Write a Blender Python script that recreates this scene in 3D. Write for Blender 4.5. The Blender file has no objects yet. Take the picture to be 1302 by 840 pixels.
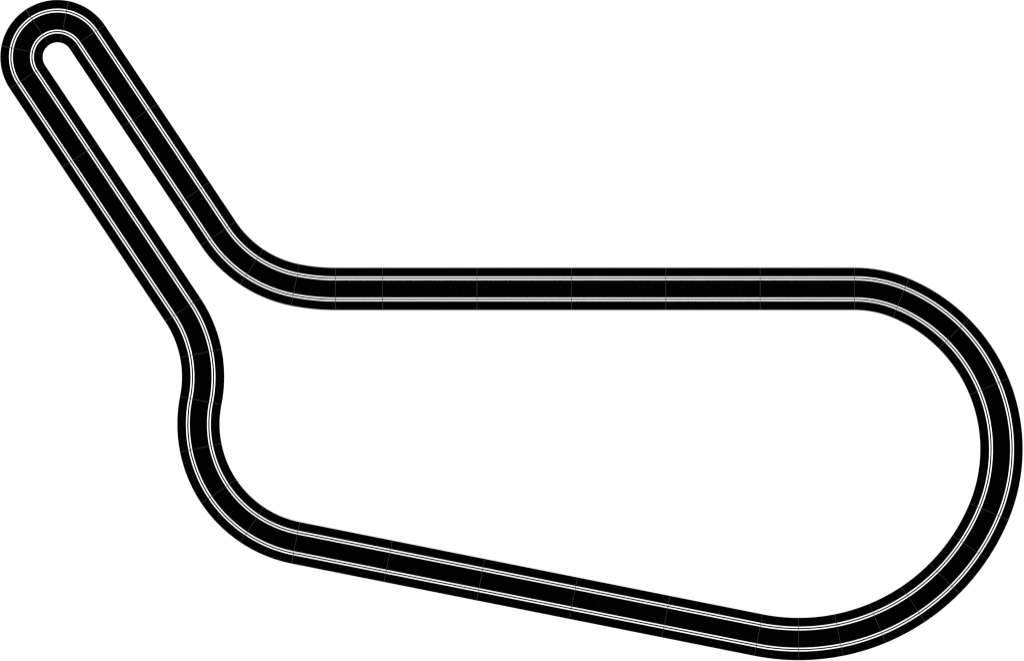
import bpy, bmesh, math
from mathutils import Vector

# ---------------------------------------------------------------- units
PX = 0.35 / 120.0                 # metres per photo pixel: a full straight is 350 mm and measures 120 px
W, H = 1302, 840
HALF = 26.74 * PX + 0.0007        # half of the track's width (156 mm)
LANE = 39.0e-3                    # lane centre from the middle of the track
SLOT = 2.55e-3                    # half width of a slot
RAIL = 4.2e-3                     # width of one rail
TOP = 5.0e-3                      # height of the running surface
RAIL_H = 0.35e-3
LIP_W = 1.0e-3
R1, R3, R4, R5 = 0.1332, 0.448, 0.6054, 0.7646

scene = bpy.context.scene
C = bpy.data.collections.new('track_layout')
scene.collection.children.link(C)

# ---------------------------------------------------------------- materials
def material(name, c0, c1, scale, rough, spec, bump=0.0):
    m = bpy.data.materials.new(name); m.use_nodes = True
    nt = m.node_tree; b = nt.nodes['Principled BSDF']
    tc = nt.nodes.new('ShaderNodeTexCoord')
    nz = nt.nodes.new('ShaderNodeTexNoise'); nz.inputs['Scale'].default_value = scale
    nz.inputs['Detail'].default_value = 4
    rp = nt.nodes.new('ShaderNodeValToRGB')
    rp.color_ramp.elements[0].position = 0.35; rp.color_ramp.elements[0].color = (*c0, 1)
    rp.color_ramp.elements[1].position = 0.75; rp.color_ramp.elements[1].color = (*c1, 1)
    nt.links.new(tc.outputs['Object'], nz.inputs['Vector'])
    nt.links.new(nz.outputs['Fac'], rp.inputs['Fac'])
    nt.links.new(rp.outputs['Color'], b.inputs['Base Color'])
    b.inputs['Roughness'].default_value = rough
    b.inputs['Specular IOR Level'].default_value = spec
    if bump:
        bp = nt.nodes.new('ShaderNodeBump'); bp.inputs['Strength'].default_value = bump
        bp.inputs['Distance'].default_value = 0.0005
        nt.links.new(nz.outputs['Fac'], bp.inputs['Height'])
        nt.links.new(bp.outputs['Normal'], b.inputs['Normal'])
    return m

BLACK = material('black_track_plastic', (0.00003,) * 3, (0.0006,) * 3, 260, 1.0, 0.0)
def add_specks(m, spacing, radius, colour):
    """sparse pale dust specks on the matt black plastic"""
    nt = m.node_tree; b = nt.nodes['Principled BSDF']
    base = b.inputs['Base Color'].links[0].from_socket
    tc = nt.nodes.new('ShaderNodeTexCoord')
    vo = nt.nodes.new('ShaderNodeTexVoronoi'); vo.voronoi_dimensions = '2D'
    vo.inputs['Scale'].default_value = 1.0 / spacing
    lt = nt.nodes.new('ShaderNodeMath'); lt.operation = 'LESS_THAN'
    lt.inputs[1].default_value = radius / spacing
    mx = nt.nodes.new('ShaderNodeMix'); mx.data_type = 'RGBA'
    mx.inputs['B'].default_value = (*colour, 1)
    nt.links.new(tc.outputs['Object'], vo.inputs['Vector'])
    nt.links.new(vo.outputs['Distance'], lt.inputs[0])
    nt.links.new(lt.outputs[0], mx.inputs['Factor'])
    nt.links.new(base, mx.inputs['A'])
    nt.links.new(mx.outputs['Result'], b.inputs['Base Color'])

add_specks(BLACK, 0.055, 0.0014, (0.013,) * 3)
WHITE = material('white_rail', (0.89,) * 3, (0.91,) * 3, 300, 0.7, 0.1)
GREY = material('grey_joint_edge', (0.022,) * 3, (0.028,) * 3, 400, 0.9, 0.05)
PAPER = material('white_surface', (0.815,) * 3, (0.83,) * 3, 9, 0.95, 0.0)

# ---------------------------------------------------------------- shapes
# Local frame of a piece: it starts at the origin and runs along +X; y is to
# its left.  A curve bends to the right (towards -Y) by `ang`.
def stations(piece, a=0.0, b=None):
    """cross-section frames (x, y, heading) from a to b metres of centreline"""
    if piece[0] == 'S':
        L = piece[1]; b = L if b is None else b
        return [(a, 0.0, 0.0), (b, 0.0, 0.0)]
    R, ang = piece[1], math.radians(piece[2])
    L = R * ang; b = L if b is None else b
    n = max(1, int(math.ceil((b - a) / L * piece[2] / 0.9)))
    out = []
    for i in range(n + 1):
        t = (a + (b - a) * i / n) / R
        out.append((R * math.sin(t), -R + R * math.cos(t), -t))
    return out

def sweep(name, mat, st, prof):
    """closed profile [(offset, z)] carried along the stations, ends capped"""
    bm = bmesh.new(); rings = []
    for x, y, h in st:
        nx, ny = -math.sin(h), math.cos(h)
        rings.append([bm.verts.new((x + nx * o, y + ny * o, z)) for o, z in prof])
    n = len(prof)
    for r0, r1 in zip(rings, rings[1:]):
        for k in range(n):
            bm.faces.new((r0[k], r0[(k + 1) % n], r1[(k + 1) % n], r1[k]))
    bm.faces.new(rings[0][::-1]); bm.faces.new(rings[-1])
    bmesh.ops.recalc_face_normals(bm, faces=bm.faces)
    me = bpy.data.meshes.new(name); bm.to_mesh(me); bm.free()
    me.materials.append(mat)
    return me

def bed_profile():
    c = 0.0004
    p = [(-HALF, 0.0), (-HALF, TOP - c), (-HALF + c, TOP)]
    for s in (-LANE, LANE):                       # the two guide slots are real grooves
        p += [(s - SLOT, TOP), (s - SLOT, TOP - 0.0035), (s + SLOT, TOP - 0.0035), (s + SLOT, TOP)]
    p += [(HALF - c, TOP), (HALF, TOP - c), (HALF, 0.0)]
    return p

def box_profile(o0, o1, z0, z1):
    return [(o0, z0), (o0, z1), (o1, z1), (o1, z0)]

def obj(name, me, parent):
    o = bpy.data.objects.new(name, me); C.objects.link(o); o.parent = parent
    return o

def make_piece(name, piece, lips=(True, True)):
    root = bpy.data.objects.new(name, None); C.objects.link(root)
    root.empty_display_size = 0.03
    st = stations(piece)
    L = piece[1] if piece[0] == 'S' else piece[1] * math.radians(piece[2])
    obj('track_bed', sweep('track_bed', BLACK, st, bed_profile()), root)
    for s in (-LANE, LANE):
        for q in (-1, 1):
            o0, o1 = sorted((s + q * SLOT, s + q * (SLOT + RAIL)))
            # the rail sits in the surface and stands a hair proud of it
            obj('rail', sweep('rail', WHITE, st, box_profile(o0, o1, TOP + 0.00002, TOP + RAIL_H)), root)
    for flag, a, b in ((lips[0], 0.0, LIP_W), (lips[1], L - LIP_W, L)):
        if flag:
            obj('joint_edge', sweep('joint_edge', GREY, stations(piece, a, b),
                box_profile(-HALF + 0.0006, HALF - 0.0006, TOP + RAIL_H + 0.00005, TOP + RAIL_H + 0.0003)), root)
    return root

protos = {}
def get_piece(name, piece, lips):
    key = (piece, lips)
    if key not in protos:
        protos[key] = make_piece(name, piece, lips)
        return protos[key]
    src = protos[key]
    r = src.copy(); C.objects.link(r)
    for ch in src.children:
        if ch.name.split('.')[0] in ('track_bed', 'rail', 'joint_edge'):
            c = ch.copy(); C.objects.link(c); c.parent = r
    return r

# ---------------------------------------------------------------- the circuit, clockwise from the left end of the upper straight
S, HS, ODD = ('S', 0.35), ('S', 0.175), ('S', 0.336)
A1, A3, A4, A4L, A5 = ('C', R1, 45.0), ('C', R3, 22.5), ('C', R4, 22.5), ('C', R4, 45.0), ('C', R5, 11.25)
G_S = 'full straight track pieces'
G_H = 'half length straight track pieces'
G_3 = 'medium curved track pieces'
G_4 = 'wide curved track pieces'
G_5 = 'short pieces of very wide curve'
G_1 = 'tight hairpin curve pieces'
NAME = {S: ('straight_track', G_S), HS: ('short_straight_track', G_H), ODD: ('straight_track', G_S),
        A1: ('hairpin_curve_track', G_1), A3: ('medium_curve_track', G_3), A4: ('wide_curve_track', G_4),
        A4L: ('long_wide_curve_track', G_4), A5: ('short_curve_track', G_5)}
B = 'black track piece, '
run = [
 (HS, 1, 'half-length black straight at the left end of the horizontal upper straight'),
 (S, 1, 'full black straight beside the half-length piece of the horizontal upper straight'),
 (S, 1, 'second full black straight from the left in the horizontal upper straight'),
 (S, 1, 'middle one of the five full black straights in the horizontal upper straight'),
 (S, 1, 'second full black straight from the right in the horizontal upper straight'),
 (S, 1, 'rightmost full black straight of the horizontal run, touching the big right bend'),
 (A3, 1, 'curved black piece that starts the big right bend after the horizontal straight'),
 (A4, 1, 'second curved black piece of the big right bend, counted from the horizontal straight'),
 (A4, 1, 'third curved black piece of the big right bend, directly above its longest piece'),
 (A4L, 1, 'longest curved black piece, at the far right edge of the whole circuit'),
 (A5, 1, 'short curved black piece directly below the longest one at the far right'),
 (A5, 1, 'second short curved black piece below the longest one at the far right'),
 (A5, 1, 'third short curved black piece below the longest one, at the lower right'),
 (A5, 1, 'middle one of the seven short curved black pieces along the lower right'),
 (A5, 1, 'second short curved black piece to the right of the vertical joint at the bottom'),
 (A5, 1, 'short curved black piece just right of the vertical joint at the bottom'),
 (A5, 1, 'short curved black piece just left of the vertical joint at the bottom'),
 (S, 1, 'rightmost and lowest full black straight of the gently sloping lower run'),
 (S, 1, 'second full black straight from the right in the gently sloping lower run'),
 (S, 1, 'middle full black straight of the gently sloping lower run'),
 (S, 1, 'second full black straight from the left in the gently sloping lower run'),
 (S, 1, 'leftmost and highest full black straight of the gently sloping lower run'),
 (A3, 1, 'curved black piece touching the left end of the sloping lower run'),
 (A3, 1, 'second curved black piece of the lower left bend, counted from the sloping run'),
 (A3, 1, 'third curved black piece of the lower left bend, counted from the sloping run'),
 (A3, 1, 'upper curved black piece of the lower left bend, just below the S-shaped change'),
 (A3, -1, 'lower of two black pieces bending toward the left leg, above the S-shaped change'),
 (A3, -1, 'upper of two bending black pieces, touching the bottom of the left diagonal leg'),
 (ODD, 1, 'bottom black straight of the left diagonal leg, its upper joint almost invisible'),
 (S, 1, 'middle one of the three black straights in the left diagonal leg'),
 (S, 1, 'top black straight of the left diagonal leg, touching the hairpin'),
 (A1, 1, 'lower left piece of the tight black hairpin, touching the left diagonal leg'),
 (A1, 1, 'upper left piece of the tight black hairpin, between lower left and topmost pieces'),
 (A1, 1, 'topmost piece of the tight black hairpin, over its crest'),
 (A1, 1, 'right side piece of the tight black hairpin, touching the right diagonal leg'),
 (S, 1, 'top full black straight of the right diagonal leg, touching the hairpin'),
 (S, 1, 'lower full black straight of the right diagonal leg, above its half-length piece'),
 (HS, 1, 'half-length black straight at the bottom of the right diagonal leg'),
 (A3, -1, 'curved black piece touching the bottom of the right diagonal leg'),
 (A3, -1, 'curved black piece before the short one at the upper straight\'s left end'),
 (A5, -1, 'short curved black piece touching the left end of the horizontal upper straight'),
]
# exactly four hairpin pieces make the half turn
assert sum(1 for r in run if r[0] is A1) == 4

def walk(x, y, h):
    """centreline start poses, photo pixels turned to metres, y up"""
    poses = []
    for p, sg, _ in run:
        poses.append((x, y, h))
        if p[0] == 'S':
            x += p[1] * math.cos(h); y += p[1] * math.sin(h)
        else:
            R, a = p[1], math.radians(p[2])
            if sg > 0:
                cx, cy = x + R * math.sin(h), y - R * math.cos(h); h -= a
                x, y = cx - R * math.sin(h), cy + R * math.cos(h)
            else:
                cx, cy = x - R * math.sin(h), y + R * math.cos(h); h += a
                x, y = cx + R * math.sin(h), cy - R * math.cos(h)
    return poses, (x, y)

def world(px, py):
    return ((px - W / 2) * PX, (H / 2 - py) * PX)

x0, y0 = world(426.5, 367.2)
poses, end = walk(x0, y0, 0.0)
ex, ey = x0 - end[0], y0 - end[1]
print('closure error px', ex / PX, ey / PX)
def pose_end(p, x, y, h, sg):
    R, a = p[1], math.radians(p[2])
    if sg > 0:
        cx, cy = x + R * math.sin(h), y - R * math.cos(h); h -= a
        return cx - R * math.sin(h), cy + R * math.cos(h), h
    cx, cy = x - R * math.sin(h), y + R * math.cos(h); h += a
    return cx + R * math.sin(h), cy - R * math.cos(h), h

for i, ((p, sg, label), (x, y, h)) in enumerate(zip(run, poses)):
    lips = (True, True)
    if p is ODD: lips = (True, False)
    if run[i - 1][0] is ODD: lips = (False, True)
    if sg < 0:                                    # a left-hand bend is the same piece laid the other way round
        x, y, h = pose_end(p, x, y, h, sg); h += math.pi
    name, group = NAME[p]
    o = get_piece(name, p, lips)
    f = i / len(run)                              # joint play shared out so the loop closes
    o.location = (x + ex * f, y + ey * f, 0.0005)
    o.rotation_euler = (0, 0, h)
    o['label'] = label; o['category'] = 'track piece'; o['group'] = group

# ---------------------------------------------------------------- the surface
bm = bmesh.new()
s = 30.0
bm.faces.new([bm.verts.new(v) for v in ((-s, -s, 0), (s, -s, 0), (s, s, 0), (-s, s, 0))])
me = bpy.data.meshes.new('ground'); bm.to_mesh(me); bm.free(); me.materials.append(PAPER)
g = bpy.data.objects.new('ground', me); C.objects.link(g); g['kind'] = 'structure'

# ---------------------------------------------------------------- camera, straight above
cam = bpy.data.cameras.new('camera'); cam.lens = 150; cam.sensor_width = 36
cam.sensor_fit = 'HORIZONTAL'; cam.clip_start = 0.1; cam.clip_end = 200
co = bpy.data.objects.new('camera', cam); scene.collection.objects.link(co)
co.location = (0, 0, TOP + W * PX * cam.lens / cam.sensor_width)
co.rotation_euler = (0, 0, 0)
scene.camera = co

# ---------------------------------------------------------------- light: one even lamp high overhead
E_LAMP = 1.0 / 0.80                               # white tops land just above full white
HL = 40.0
la = bpy.data.lights.new('overhead_lamp', 'AREA'); la.shape = 'DISK'; la.size = 3.0
la.energy = E_LAMP * math.pi * HL * HL * math.pi  # E*pi = radiance*area/d^2, radiance = P/(pi*area)
lo = bpy.data.objects.new('overhead_lamp', la); scene.collection.objects.link(lo)
lo.location = (0, 0, HL)

w = bpy.data.worlds.new('World'); scene.world = w; w.use_nodes = True
w.node_tree.nodes['Background'].inputs[0].default_value = (1, 1, 1, 1)
w.node_tree.nodes['Background'].inputs[1].default_value = 0.06

vs = scene.view_settings
vs.view_transform = 'Standard'; vs.look = 'None'; vs.exposure = 0; vs.gamma = 1
vs.use_curve_mapping = False
scene.cycles.max_bounces = 6
scene.cycles.use_denoising = True
scene.cycles.filter_width = 1.15
